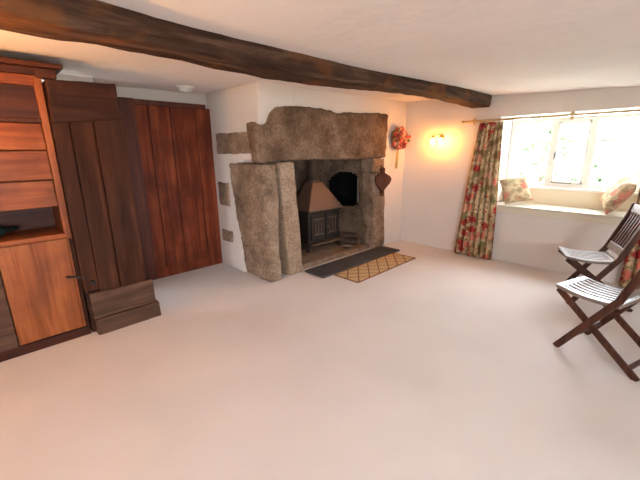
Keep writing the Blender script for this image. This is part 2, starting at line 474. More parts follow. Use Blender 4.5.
# ------------------------------------------------------------------ granite of the fireplace
def step(a, b, x): t = max(0, min(1, (x - a) / (b - a))); return t * t * (3 - 2 * t)
LP = [(1.95, 1.675), (1.985, 1.672), (2.02, 1.65), (2.09, 1.655), (2.13, 1.685), (2.18, 1.775), (2.25, 1.825), (2.4, 1.845), (2.65, 1.862), (2.92, 1.855), (3.05, 1.835), (3.14, 1.822), (3.28, 1.842), (3.6, 1.855), (3.9, 1.87), (4.14, 1.875)]
def interp(P, x):
    if x <= P[0][0]: return P[0][1]
    for (a, b), (c, d) in zip(P[:-1], P[1:]):
        if x <= c: return b + (d - b) * (x - a) / (c - a)
    return P[-1][1]
def lintel_warp(p):
    x, y, z = p
    top = interp(LP, x)
    bot = 1.295 + .008 * math.sin(x * 3)
    t = (z - 1.30) / (1.86 - 1.30)
    y = 2.915 + (y - 2.915) * (.33 + .67 * step(2.0, 2.35, x))
    return Vector((x + .05 * (1 - t) * (1 - step(1.95, 2.3, x)), y + .02 * (1 - t), bot + (top - bot) * t))
lin = obj('granite_lintel', B(1.945, 4.14, 2.915, 3.31, 1.30, 1.86, r=.03, seg=(110, 8, 26), warp=rough(.009, 12, lintel_warp, 2)), m_granl, smooth=True)
tag(lin, 'massive rough granite lintel stone across the top of the fireplace opening', 'stone')
def lean(x0):
    def w(p): return Vector((p.x + .055 * (1 - p.z / 1.28) - .0, p.y + (.15 * (p.z / 1.28 - .5) * step(3.0, 3.45, p.y)), p.z))
    return w
def jamb_warp(p):
    t = p.z / 1.28
    x = p.x + .04 * (1 - t)
    k = step(2.1, 2.3, p.x)
    x += k * (-.040 * math.sin(t * 5 + .4) - .025 - .015 * t)
    return Vector((x, p.y + .16 * (t - .4) * step(3.0, 3.5, p.y) - .02 * (1 - t), p.z))
j1 = obj('granite_jamb', B(2.015, 2.222, 2.93, 3.50, 0.0, 1.275, r=.04, seg=(14, 26, 60), warp=rough(.012, 11, jamb_warp, 4)), m_gran, smooth=True)
tag(j1, 'broad rough granite boulder jamb at the near outer corner of the fireplace', 'stone')
j2 = obj('granite_post', B(2.25, 2.465, 2.945, 3.19, 0, 1.285, r=.018, seg=(6, 6, 26), warp=rough(.007, 4, lambda p: Vector((p.x + .095 * (1 - p.z / 1.28), p.y, p.z)), 6)), m_granp, smooth=True)
tag(j2, 'narrow pale squared granite post between the boulder jamb and the stove', 'stone')
j3 = obj('granite_jamb', B(3.875, 4.14, 2.95, 3.17, 0, 1.10, r=.025, seg=(8, 6, 26), warp=rough(.010, 5, lambda p: Vector((p.x + .06 * (1 - p.z / 1.28), p.y, p.z)), 8)), m_gran, smooth=True)
tag(j3, 'far granite jamb of the fireplace with the bellows hanging on it', 'stone')
j4 = obj('granite_block', B(3.865, 4.14, 2.95, 3.17, 1.105, 1.29, r=.025, seg=(8, 6, 6), warp=rough(.010, 5, None, 9)), m_gran, smooth=True)
tag(j4, 'short granite block under the far end of the lintel', 'stone')
stones = [(3.10, 3.84, 1.375, 1.60, 'long grey stone set high in white plaster beside the door'),
          (3.64, 3.88, .77, 1.05, 'squarish grey stone set halfway up plaster beside the door'),
          (3.64, 3.88, .33, .47, 'small grey stone set low in plaster beside the door')]
for i, (ya, yb, za, zb, lab) in enumerate(stones):
    s = obj('wall_stone', B(2.032, 2.064, ya, yb, za, zb, r=.014, seg=(1, 12, 8), warp=rough(.009, 7, None, 20 + i)), m_gran, smooth=True)
    tag(s, lab, 'stone', 'stones in the plaster return wall')

# ------------------------------------------------------------------ ceiling beam
def beam_warp(p):
    x = p.x
    return Vector((x, p.y + .035 * math.sin(x * 1.5 - 1.0) - .10 * step(2.2, 4.6, x), p.z + (.018 * math.sin(x * 2.0 + 1.2) if p.z < 1.97 else .04) + (-.022 * (1 - step(.2, 1.0, x)) + .006 * step(1.5, 2.5, x) if p.z < 1.97 else 0)))
o = obj('oak_beam', B(-1.88, 4.635, 1.88, 2.12, 1.905, 2.04, r=.022, seg=(90, 6, 4), warp=rough(.010, 5.5, beam_warp, 3)), m_beam, smooth=True)
tag(o, 'long dark rough-hewn oak beam under the white ceiling, ending at the window wall', 'beam')

# ------------------------------------------------------------------ red plank door in the recess
bm = bmesh.new()
xs = [1.235, 1.36, 1.46, 1.585, 1.73, 1.87, 1.985]
for i in range(len(xs) - 1):
    rbox(bm, xs[i] + .002, xs[i + 1] - .002, 3.965 - .006 * (i % 2), 4.01, .05, 1.875, r=.006, seg=(1, 1, 6))
door = struct('door_1', bm, m_door)
bm = bmesh.new()
rbox(bm, 1.10, 1.235, 3.955, 4.012, .0, 1.93, r=.005)
rbox(bm, 1.235, 2.0, 3.952, 4.012, 1.875, 1.925, r=.005)
obj('door_frame', bm, m_doorf, door)
bm = bmesh.new(); rbox(bm, 1.985, 2.05, 3.955, 4.012, .0, 1.885, r=.006); rbox(bm, 1.235, 1.985, 3.958, 4.012, .0, .13, r=.006)
obj('door_edge', bm, m_door, door)

# ------------------------------------------------------------------ dark oak panel
scr = thing('oak_panel', 'tall dark oak plank panel with heavy header, between the dresser and red door', 'panel', (.408, 3.04, 0), (0, 0, math.radians(1.5)))
obj('header', B(0.004, .425, -.045, .15, 1.60, 1.872, r=.01, seg=(10, 2, 5), warp=rough(.005, 7, lambda p: Vector((p.x, p.y, p.z + .05 * (p.x / .46) * (1 if p.z < 1.7 else .4))))), m_oakh, scr)
obj('plank', B(.0, .098, 0, .045, .36, 1.64, r=.004, seg=(1, 1, 8)), m_oak, scr)
obj('plank', B(.102, .246, -.004, .045, .34, 1.65, r=.005, seg=(1, 1, 8)), m_oak, scr)
obj('plank', B(.250, .446, -.018, .045, .34, 1.67, r=.006, seg=(2, 1, 10), warp=rough(.004, 4)), m_oak, scr)
obj('foot_board', B(.022, .492, -.04, .05, .135, .345, r=.008, seg=(8, 1, 3), warp=rough(.005, 8)), m_oakg, scr)
obj('foot_board', B(.03, .515, -.055, .05, 0.0, .132, r=.008, seg=(8, 1, 2), warp=rough(.005, 8)), m_oakg, scr)
obj('backing', B(.012, .45, .046, .15, 0.0, 1.62, r=0), m_oakh, scr)
bm = bmesh.new(); lathe(bm, [(.0, 0), (.014, 0), (.014, .012), (.009, .02), (.009, .03), (.017, .036), (.015, .046), (.002, .05)], 12, Matrix.Translation((.062, -.002, .435)) @ Matrix.Rotation(PI / 2, 4, 'X'))
obj('knob', bm, m_black, scr, True)

# ------------------------------------------------------------------ dresser (faces -y); local x = 0 at its right end
dr = thing('dresser', 'old orange-brown pine dresser with boarded front, niche and cupboard, beside the oak panel', 'dresser', (.402, 3.09, 0), (0, 0, math.radians(1)))
W0 = -1.05
bm = bmesh.new()
rbox(bm, W0, W0 + .03, 0, .40, .0, 1.90, r=.002); rbox(bm, -.035, .002, .02, .40, .0, 1.90, r=.002); rbox(bm, W0, -.004, .37, .40, .0, 1.90, r=.002)
rbox(bm, W0, -.004, .02, .40, 1.86, 1.90, r=.002)
obj('carcass', bm, m_pine, dr)
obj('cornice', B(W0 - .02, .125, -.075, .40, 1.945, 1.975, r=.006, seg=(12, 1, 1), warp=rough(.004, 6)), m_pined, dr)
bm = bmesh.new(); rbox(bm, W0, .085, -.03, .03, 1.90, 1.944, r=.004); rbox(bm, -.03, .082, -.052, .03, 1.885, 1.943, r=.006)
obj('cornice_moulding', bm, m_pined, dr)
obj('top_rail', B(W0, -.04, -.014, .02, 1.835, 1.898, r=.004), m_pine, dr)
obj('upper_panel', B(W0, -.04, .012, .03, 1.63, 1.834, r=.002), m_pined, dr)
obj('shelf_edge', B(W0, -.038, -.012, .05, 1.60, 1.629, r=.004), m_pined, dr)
for z0, z1, dy in ((1.425, 1.597, .004), (1.225, 1.418, -.004), (1.035, 1.218, .002)):
    bm = bmesh.new()
    rbox(bm, W0, -.045, dy - .004, dy + .02, z0, z1, r=.005, seg=(8, 1, 2), warp=lambda p, z0=z0: Vector((p.x, p.y - .014 * max(0, 1 - (p.z - z0) / .16), p.z)))
    obj('front_board', bm, m_pine, dr)
obj('stile', B(-.042, .0, -.022, .03, .79, 1.899, r=.006, seg=(1, 1, 4)), m_pinev, dr)
obj('niche_floor', B(W0, -.03, -.03, .37, .80, .835, r=.006), m_pine, dr)
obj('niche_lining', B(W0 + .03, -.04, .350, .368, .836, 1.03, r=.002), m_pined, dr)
cd_ = obj('cupboard_door', B(-.425, -.035, -.012, .018, .075, .795, r=.005), m_pinev, dr)
bm = bmesh.new(); rbox(bm, -.335, -.331, -.0135, -.010, .085, .79, r=0); rbox(bm, -.18, -.177, -.0135, -.010, .085, .79, r=0)
obj('board_joint', bm, m_pine, cd_)
obj('door_edge_strip', B(-.034, -.022, -.014, .018, .075, .798, r=.003), m_pinev, dr)
obj('stile', B(-.021, .004, -.008, .03, .0, .80, r=.004), m_oak, dr)
obj('plinth', B(W0, .0, -.018, .02, .0, .07, r=.005), m_pined, dr)
obj('side_post', B(W0, -.430, -.016, .018, .071, .798, r=.005), m_oakg, dr)
bm = bmesh.new(); tube(bm, [(-.085, -.022, .505), (-.03, -.036, .495), (.03, -.060, .475)], [.008, .009, .007], 8)
obj('turn_latch', bm, m_black, dr, True)
# thing lying in the niche
bk = thing('bottle', 'dark green bottle with a pale band lying in the niche of the dresser', 'bottle', (.0, 3.24, .877), (0, 0, math.radians(28)))
bm = bmesh.new(); lathe(bm, [(.002, 0), (.036, 0), (.040, .006), (.040, .22), (.03, .26), (.016, .28), (.014, .36), (.002, .36)], 18, Matrix.Translation((-.22, 0, 0)) @ Matrix.Rotation(PI / 2, 4, 'Y'))
obj('glass_body', bm, m_book, bk, True)
bm = bmesh.new(); lathe(bm, [(.0405, .19), (.0412, .19), (.0412, .212), (.0405, .212)], 18, Matrix.Translation((-.22, 0, 0)) @ Matrix.Rotation(PI / 2, 4, 'Y'))
obj('band', bm, m_pale, bk, True)

# ------------------------------------------------------------------ smoke detector on the ceiling
sd = thing('smoke_detector', 'small round white smoke detector on ceiling above the red door', 'smoke detector', (1.62, 3.60, ceil_z(1.62, 3.60) + .004))
obj('base_plate', lathe(bmesh.new(), [(.002, 0), (.085, 0), (.085, -.022), (.002, -.022)], 28), m_plastic, sd, True)
obj('cover', lathe(bmesh.new(), [(.002, -.022), (.068, -.022), (.064, -.050), (.045, -.066), (.002, -.070)], 28), m_plastic, sd, True)

# ------------------------------------------------------------------ stove in the firebox
st = thing('wood_stove', 'black cast-iron wood stove with copper-brown hood inside the granite fireplace', 'stove', (3.30, 3.335, .055), (0, 0, math.radians(-2)))
hw = .29
bm = bmesh.new(); rbox(bm, -hw, hw, 0, .32, .11, .54, r=.012)
obj('body', bm, m_iron, st)
obj('top_plate', B(-hw - .02, hw + .02, -.03, .335, .54, .56, r=.006), m_iron, st)
obj('ash_lip', B(-hw - .015, hw + .015, -.09, .02, .105, .128, r=.008), m_ironl, st)
for sx in (-1, 1):
    dd = obj('stove_door', B(min(sx * .012, sx * .25), max(sx * .012, sx * .25), -.022, .004, .16, .50, r=.008), m_iron, st)
    obj('door_glass', B(min(sx * .045, sx * .215), max(sx * .045, sx * .215), -.026, -.02, .24, .45, r=.004), m_stoveg, dd)
    bm = bmesh.new()
    for k in range(3):
        xk = sx * (.075 + .055 * k); rbox(bm, xk - .006, xk + .006, -.031, -.024, .235, .455, r=.002)
    rbox(bm, min(sx * .04, sx * .22), max(sx * .04, sx * .22), -.031, -.024, .44, .456, r=.002)
    rbox(bm, min(sx * .04, sx * .22), max(sx * .04, sx * .22), -.031, -.024, .23, .246, r=.002)
    obj('door_bars', bm, m_ironl, dd)
    for dy in (.03, .29):
        bm = bmesh.new(); tube(bm, [(sx * (hw - .03), dy, .115), (sx * (hw - .015), dy - .005, .06), (sx * (hw + .005), dy - .01, 0)], [.024, .017, .022], 10)
        obj('leg', bm, m_iron, st, True)
bm = bmesh.new(); lathe(bm, [(.002, 0), (.008, 0), (.008, .02), (.014, .026), (.012, .036), (.002, .04)], 10, Matrix.Translation((.02, -.022, .33)) @ Matrix.Rotation(PI / 2, 4, 'X'))
obj('door_knob', bm, m_brass, st, True)
# hood: truncated pyramid
bm = bmesh.new()
b0 = [(-hw - .01, -.035, .56), (hw + .03, -.035, .56), (hw + .03, .33, .56), (-hw - .01, .33, .56)]
b1 = [(-hw - .01, -.035, .585), (hw + .03, -.035, .585), (hw + .03, .33, .585), (-hw - .01, .33, .585)]
t0 = [(-.13, .09, .93), (.05, .09, .93), (.05, .25, .93), (-.13, .25, .93)]
rings = [[bm.verts.new(p) for p in R] for R in (b0, b1, t0)]
for a in range(2):
    for k in range(4):
        bm.faces.new((rings[a][k], rings[a][(k + 1) % 4], rings[a + 1][(k + 1) % 4], rings[a + 1][k]))
bm.faces.new(rings[0][::-1]); bm.faces.new(rings[2])
bmesh.ops.bevel(bm, geom=bm.edges[:], offset=.006, segments=2, affect='EDGES')
obj('hood', bm, m_copper, st)
obj('flue_pipe', tube(bmesh.new(), [(-.04, .17, .93), (-.04, .17, 1.5), (-.04, .17, 1.9)], .075, 20), m_ironl, st, True)
obj('flue_collar', lathe(bmesh.new(), [(.076, .931), (.09, .931), (.09, .965), (.076, .965)], 20, Matrix.Translation((-.04, .17, 0))), m_ironl, st, True)

# firewood right of the stove
def log(name, loc, L, r, rz, label, seed):
    t = thing(name, label, 'log', loc, (0, 0, rz), 'firewood beside the stove')
    bm = bmesh.new(); n = 14
    rings = []
    for i in range(9):
        x = -L / 2 + L * i / 8
        rings.append([bm.verts.new((x, r * (1 + .12 * noise.noise(Vector((math.cos(a) * 1.5, math.sin(a) * 1.5, x * 3 + seed)))) * math.cos(a), r + r * .97 * math.sin(a))) for a in [2 * PI * k / n for k in range(n)]])
    for i in range(8):
        for k in range(n): bm.faces.new((rings[i][k], rings[i][(k+1) % n], rings[i+1][(k+1) % n], rings[i+1][k]))
    obj('bark', bm, m_log, t, True)
    for s in (-1, 1):
        obj('cut_end', lathe(bmesh.new(), [(.001, 0), (r * .98, 0), (r * .98, .004), (.001, .004)], 14, Matrix.Translation((s * (L / 2 - .002) - .002, 0, r)) @ Matrix.Rotation(PI / 2, 4, 'Y')), m_logend, t)
log('firewood_log', (3.755, 3.25, .055), .26, .045, 1.95, 'reddish log lying on the hearth beside the far jamb', 1)
log('firewood_log', (3.75, 3.26, .149), .24, .038, 2.05, 'smaller log resting on top of the hearth log', 3)
ap = thing('ash_pan', 'small dark ash pan with a bright rim on the hearth front', 'pan', (3.56, 3.15, .055), (0, 0, .25))
obj('pan_body', lathe(bmesh.new(), [(.002, 0), (.045, 0), (.06, .03), (.056, .03), (.042, .006), (.002, .006)], 20), m_iron, ap, True)
obj('rim', lathe(bmesh.new(), [(.057, .029), (.064, .029), (.064, .035), (.057, .035)], 20), flat('bright_tin', (.6, .52, .42), .3, .7), ap, True)

# ------------------------------------------------------------------ slate slab and rug
o = obj('slate_slab', B(2.565, 4.10, 2.615, 2.935, 0.0, .022, r=.005, seg=(12, 4, 1)), m_slate)
tag(o, 'long dark slate slab on the carpet before the fireplace', 'hearth slab')
rg = thing('hearth_rug', 'tan lattice-patterned hearth rug lying in front of the slate slab', 'rug', (3.34, 2.435, 0), (0, 0, math.radians(1.0)))
obj('rug_pile', B(-.60, .60, -.165, .165, 0.0, .010, r=.003, seg=(20, 6, 1), warp=lambda p: Vector((p.x, p.y, p.z + (.002 * math.sin(p.x * 9) if p.z > .005 else 0)))), m_rug, rg)
bm = bmesh.new()
rbox(bm, -.612, .612, -.178, -.166, 0, .011, r=.003); rbox(bm, -.612, .612, .166, .178, 0, .011, r=.003)
rbox(bm, -.612, -.601, -.165, .165, 0, .011, r=.003); rbox(bm, .601, .612, -.165, .165, 0, .011, r=.003)
obj('rug_binding', bm, m_rugedge, rg)

# ------------------------------------------------------------------ bellows on the far jamb
be = thing('fire_bellows', 'old brown wooden bellows hanging on the far granite jamb', 'bellows', (4.01, 2.905, .97), (0, 0, math.radians(-22)))
def outline(s):
    pts = [(.0, -.20), (.014, -.195), (.018, -.12), (.055, -.075), (.11, -.02), (.135, .035), (.11, .075), (.06, .105), (.022, .125), (.026, .185), (0, .20)]
    pts = pts + [(-x, z) for x, z in pts[-2:0:-1]]
    return [(x * s, z * (1 if s == 1 else .96)) for x, z in pts]
def slab(o2, y0, y1):
    bm = bmesh.new()
    a = [bm.verts.new((x, y0, z)) for x, z in o2]; b = [bm.verts.new((x, y1, z)) for x, z in o2]
    n = len(a)
    bm.faces.new(a); bm.faces.new(b[::-1])
    for k in range(n): bm.faces.new((a[k], b[k], b[(k + 1) % n], a[(k + 1) % n]))
    bmesh.ops.recalc_face_normals(bm, faces=bm.faces)
    return bm
obj('front_board', slab(outline(1), -.040, -.028), m_leather, be)
obj('leather_gusset', slab([(x * .92, z * .62) for x, z in outline(1)], -.028, .01), m_bellskin, be)
obj('back_board', slab(outline(1), .01, .022), m_leather, be)
obj('nozzle', tube(bmesh.new(), [(0, -.009, -.16), (0, -.009, -.21), (0, -.009, -.25)], [.018, .013, .008], 10), m_brass, be, True)
bm = bmesh.new(); tube(bm, [(0, -.01, .195), (.006, .02, .215), (0, .035, .225)], .004, 6); obj('hanging_loop', bm, m_black, be, True)

# ------------------------------------------------------------------ dried flower wreath by the corner
wr = thing('flower_wreath', 'round wreath of dried red flowers with straw tail, hanging by the wall corner', 'wreath', (4.375, 2.885, 1.555), (0, 0, math.radians(-19)))
bm = bmesh.new()
tube(bm, [(.105 * math.cos(a), .02, .115 * math.sin(a)) for a in [2 * PI * k / 24 for k in range(25)]], .035, 8, False)
obj('ring', bm, m_petal[3], wr, True)
rnd = random.Random(3)
bms = [bmesh.new() for _ in range(4)]
for k in range(110):
    a = rnd.uniform(0, 2 * PI); rr = rnd.choice([.13, .11, .10, .075, .05, .02]) + rnd.uniform(-.012, .018)
    y = -.03 + rnd.uniform(-.022, .02) + (.02 if rr > .11 else 0)
    lower_left = math.cos(a - 3.9)
    idx = rnd.choices([0, 1, 2, 3], [4, 1.5 + 4 * max(0, lower_left), 1.6, 1 + 3 * max(0, math.cos(a - 2.2))])[0]
    s = rnd.uniform(.017, .032)
    blob(bms[idx], (rr * math.cos(a), y, rr * 1.12 * math.sin(a)), (s, s * .75, s), 1, .5, 9)
for nm, b_, m_ in zip(('red_flowers', 'dark_flowers', 'pink_flowers', 'leaves'), bms, m_petal): obj(nm, b_, m_, wr)
bm = bmesh.new()
for k in range(6): tube(bm, [(-.025 + .004 * k, .0, -.12), (-.035 + .006 * k, .01, -.25), (-.045 + .007 * k, .015, -.40 - .012 * (k % 3))], [.006, .006, .004], 6)
obj('straw_tail', bm, m_straw, wr, True)

# ------------------------------------------------------------------ sconces
def sconce(loc, rz, label, m_bulb=m_bulb):
    t = thing('wall_sconce', label, 'wall light', loc, (0, 0, rz), )
    # local: wall at x=0, room towards -x
    obj('wall_plate', lathe(bmesh.new(), [(.002, 0), (.032, 0), (.034, .006), (.024, .014), (.002, .018)], 20, Matrix.Rotation(-PI / 2, 4, 'Y') @ Matrix.Scale(1.5, 4, (1, 0, 0))), m_brass, t, True)
    for s in (-1, 1):
        bm = bmesh.new(); tube(bm, [(-.012, 0, .0), (-.04, s * .02, .045), (-.115, s * .05, .05), (-.14, s * .06, .02)], [.006, .006, .006, .006], 8)
        a = obj('arm', bm, m_brass, t, True)
        Mx = Matrix.Translation((-.14, s * .06, 0))
        obj('bulb_holder', lathe(bmesh.new(), [(.002, .03), (.012, .028), (.020, .012), (.030, -.008), (.026, -.008), (.014, .008), (.002, .010)], 16, Mx), m_brass, a, True)
        bm = bmesh.new(); lathe(bm, [(.002, .0), (.010, -.002), (.013, -.02), (.021, -.045), (.022, -.062), (.015, -.08), (.002, -.088)], 16, Mx)
        obj('bulb', bm, m_bulb, a, True)
    return t
sconce((XE - .002, 2.38, 1.555), 0, 'small twin brass wall light with glowing bulbs, between wreath and curtain')

# uplighter floor lamp at the near end of the dresser, just out of the frame
fl = thing('floor_lamp', 'brass uplighter floor lamp with an open bowl, standing near the dresser end', 'lamp', (-.58, 2.36, 0))
obj('base', lathe(bmesh.new(), [(.002, 0), (.14, 0), (.14, .015), (.05, .03), (.015, .05), (.002, .05)], 28), m_brass, fl, True)
obj('pole', tube(bmesh.new(), [(0, 0, .04), (0, 0, .7), (0, 0, 1.37)], .011, 12), m_brass, fl, True)
obj('bulb', lathe(bmesh.new(), [(.002, 1.40), (.014, 1.40), (.016, 1.42), (.03, 1.45), (.032, 1.48), (.018, 1.505), (.002, 1.51)], 18), emit('lamp_bulb', (1.0, .50, .16), LAMP), fl, True)
bm = bmesh.new(); pr = [(.004, 1.37), (.05, 1.375), (.11, 1.41), (.15, 1.47), (.147, 1.47), (.107, 1.414), (.05, 1.381), (.004, 1.376)]; n = 36
rg_ = [[bm.verts.new((r * math.cos(2 * PI * k / n), r * math.sin(2 * PI * k / n), z)) for k in range(n)] for r, z in pr]
for i in range(len(pr) - 1):
    for k in range(n): bm.faces.new((rg_[i][k], rg_[i][(k + 1) % n], rg_[i + 1][(k + 1) % n], rg_[i + 1][k]))
obj('bowl', bm, m_brass, fl, True)

# ------------------------------------------------------------------ window and seat
fx0, fx1 = 5.055, 5.115
wz0, wz1, wy0, wy1 = .93, 1.755, WY0 + .005, WY1 - .005
muls = [wy0 + .03, .772, 1.155, wy1 - .05]
bm = bmesh.new()
rbox(bm, fx0, fx1, wy0, wy1, wz0, wz0 + .05, r=.005); rbox(bm, fx0, fx1, wy0, wy1, wz1 - .045, wz1, r=.005)
for y in muls: rbox(bm, fx0, fx1, y - .034, y + .034, wz0 + .05, wz1 - .045, r=.005)
rbox(bm, fx0, fx1, muls[-1] + .030, wy1, wz0 + .05, wz1 - .045, r=.003)
win = struct('window_1', bm, m_paint)
for a, b in zip(muls[:-1], muls[1:]):
    bm = bmesh.new()
    for z in (1.145, 1.475): rbox(bm, fx0 + .014, fx1 - .014, a + .030, b - .030, z - .016, z + .016, r=.003)
    obj('glazing_bar', bm, m_paint, win)
    obj('pane', B(fx0 + .027, fx0 + .031, a + .028, b - .028, wz0 + .045, wz1 - .04, r=0), m_glass, win)
# opening casement in the middle with handle and stay
bm = bmesh.new()
a, b = muls[1] + .028, muls[2] - .028
for (p, q, r_, s_) in ((a, a + .028, wz0 + .05, wz1 - .045), (b - .028, b, wz0 + .05, wz1 - .045), (a, b, wz0 + .05, wz0 + .082), (a, b, wz1 - .075, wz1 - .045)):
    rbox(bm, fx0 - .012, fx0 + .012, p, q, r_, s_, r=.004)
obj('casement', bm, m_paint, win)
bm = bmesh.new(); rbox(bm, fx0 - .022, fx0 - .012, b - .024, b - .008, 1.30, 1.36, r=.003); tube(bm, [(fx0 - .022, b - .016, 1.35), (fx0 - .045, b - .016, 1.345), (fx0 - .048, b - .016, 1.27)], .006, 8)
obj('window_handle', bm, m_black, win)
bm = bmesh.new(); tube(bm, [(fx0 - .018, b - .02, wz0 + .062), (fx0 - .020, (a + b) / 2, wz0 + .058), (fx0 - .018, a + .1, wz0 + .062)], .004, 8)
obj('casement_stay', bm, m_black, win)
# panelled back below the window, inner sill ledge
bm = bmesh.new(); rbox(bm, 5.03, 5.14, WY0, WY1, .70, .905, r=.004)
struct('trim_2', bm, m_sillpanel)
struct('trim_3', B(5.0, 5.055, WY0 + .003, WY1 - .003, .905, .932, r=.005), m_paint)
ws = thing('window_seat', 'cream painted window seat board under the bright window', 'window seat', (4.64, .95, .62))
obj('seat_board', B(-.035, .40, WY0 - .95 + .004, WY1 - .95 - .004, .070, .098, r=.008), m_sill, ws)
obj('front_rail', B(-.028, .02, WY0 - .95 + .004, WY1 - .95 - .004, .003, .069, r=.005), m_sill, ws)

# cushions
def ceul(rz, tilt, roll): return (Matrix.Rotation(math.radians(rz), 3, 'Z') @ Matrix.Rotation(math.radians(tilt), 3, 'X') @ Matrix.Rotation(math.radians(roll), 3, 'Y')).to_euler()
def cushion(loc, rot, label, s=.40):
    bm = bmesh.new(); n = 22
    top = {}
    for side in (1, -1):
        for i in range(n + 1):
            for k in range(n + 1):
                u = -1 + 2 * i / n; v = -1 + 2 * k / n
                edge = i in (0, n) or k in (0, n)
                if edge and side == -1: top[(i, k, -1)] = top[(i, k, 1)]; continue
                pin = 1 - .10 * (1 - abs(u) ** 2) * (abs(v) ** 3) if True else 1
                pu = u * (1 - .09 * (1 - v * v) * abs(u) ** 3 * 1.0); pv = v * (1 - .09 * (1 - u * u) * abs(v) ** 3)
                h = .36 * ((1 - u ** 4) * (1 - v ** 4)) ** .6
                h *= 1 + .15 * noise.noise(Vector((u * 2, v * 2, side + loc[1])))
                top[(i, k, side)] = bm.verts.new((pu * s / 2, side * h * s / 2 * 1.0, pv * s / 2))
    for side in (1, -1):
        for i in range(n):
            for k in range(n):
                q = (top[(i, k, side)], top[(i + 1, k, side)], top[(i + 1, k + 1, side)], top[(i, k + 1, side)])
                bm.faces.new(q if side == -1 else q[::-1])
    bmesh.ops.recalc_face_normals(bm, faces=bm.faces)
    o = obj('cushion', bm, m_cush, None, True, loc, rot)
    o.rotation_euler = rot; mr = rot.to_matrix(); pts = [mr @ v.co for v in o.data.vertices]
    o.location.z = .7185 - min(p.z for p in pts)
    o.location.x = min(o.location.x, 5.02 - max(p.x for p in pts))
    o.location.y = max(WY0 + .008 - min(p.y for p in pts), min(o.location.y, WY1 - .008 - max(p.y for p in pts)))
    tag(o, label, 'cushion', 'floral cushions on the window seat')
    return o
cushion((4.82, 1.43, .9), ceul(128, 26, 10), 'plump floral cushion on the window seat, leaning beside the full curtain near the wall light', .345)
cushion((4.80, .44, .915), ceul(22, 28, -14), 'floral cushion on the window seat tipped towards the two chairs', .38)

# curtains and rod
rod = thing('curtain_rod', 'thin pale wooden curtain rod above the window', 'curtain rod', (4.555, .95, 1.735))
obj('pole', tube(bmesh.new(), [(0, 1.10, 0), (0, -1.15, 0)], .012, 12), m_rod, rod, True)
for s, y in ((1, 1.10), (-1, -1.15)):
    obj('finial', lathe(bmesh.new(), [(.002, 0), (.013, 0), (.018, .012), (.016, .03), (.002, .04)], 14, Matrix.Translation((0, y, 0)) @ Matrix.Rotation(-s * PI / 2, 4, 'X')), m_rod, rod, True)
for y in (1.0, -.03, -1.05):
    bm = bmesh.new(); rbox(bm, -.006, .083, y - .009, y + .009, -.012, .018, r=.004); rbox(bm, .072, .084, y - .018, y + .018, -.04, .04, r=.004)
    obj('bracket', bm, m_rod, rod)
def curtain(loc, top, bot, name, label, seed, folds, rings_n):
    """top=(y0,y1), bot=(y0,y1) relative to loc, z from 0.0 to 1.715"""
    t = thing(name, label, 'curtain', loc, (0, 0, 0), 'floral curtains at the window')
    bm = bmesh.new(); nu, nv = 120, 40; H = 1.70
    g = {}
    for i in range(nu + 1):
        for k in range(nv + 1):
            u = i / nu; v = k / nv                       # v: 0 top, 1 bottom
            e = v ** .85
            y = (top[0] + (top[1] - top[0]) * u) * (1 - e) + (bot[0] + (bot[1] - bot[0]) * u) * e
            ph = 2 * PI * folds * u + .5 * noise.noise(Vector((u * 3, v * 1.5, seed)))
            amp = .016 + .020 * min(1, v * 3) + .008 * noise.noise(Vector((u * 5, v * 2, seed + 4)))
            x = amp * math.sin(ph) + .012 * noise.noise(Vector((u * 2, v * 3, seed + 9))) - .02 * v
            g[(i, k)] = bm.verts.new((x, y + .010 * math.cos(ph) * min(1, v * 2 + .3), H * (1 - v) + .012))
    for i in range(nu):
        for k in range(nv): bm.faces.new((g[(i, k)], g[(i, k + 1)], g[(i + 1, k + 1)], g[(i + 1, k)]))
    o = obj('drape', bm, m_floral, t, True)
    md = o.modifiers.new('thick', 'SOLIDIFY'); md.thickness = .004
    for k in range(rings_n):
        y = top[0] + (top[1] - top[0]) * (k + .5) / rings_n
        bm = bmesh.new(); tube(bm, [(.016 * math.cos(a), y, 1.735 + .016 * math.sin(a)) for a in [2 * PI * q / 14 for q in range(15)]], .0028, 6, False)
        obj('curtain_ring', bm, m_rod, t, True)
    return t
curtain((4.555, 1.74, 0), (-.165, .115), (-.225, .29), 'curtain', 'full-length red and cream floral curtain beside the glowing wall light', 1, 6.5, 6)
curtain((4.555, .10, 0), (-.20, .17), (-.32, .17), 'curtain', 'floral curtain mostly hidden behind the folding chairs', 6, 6.5, 6)

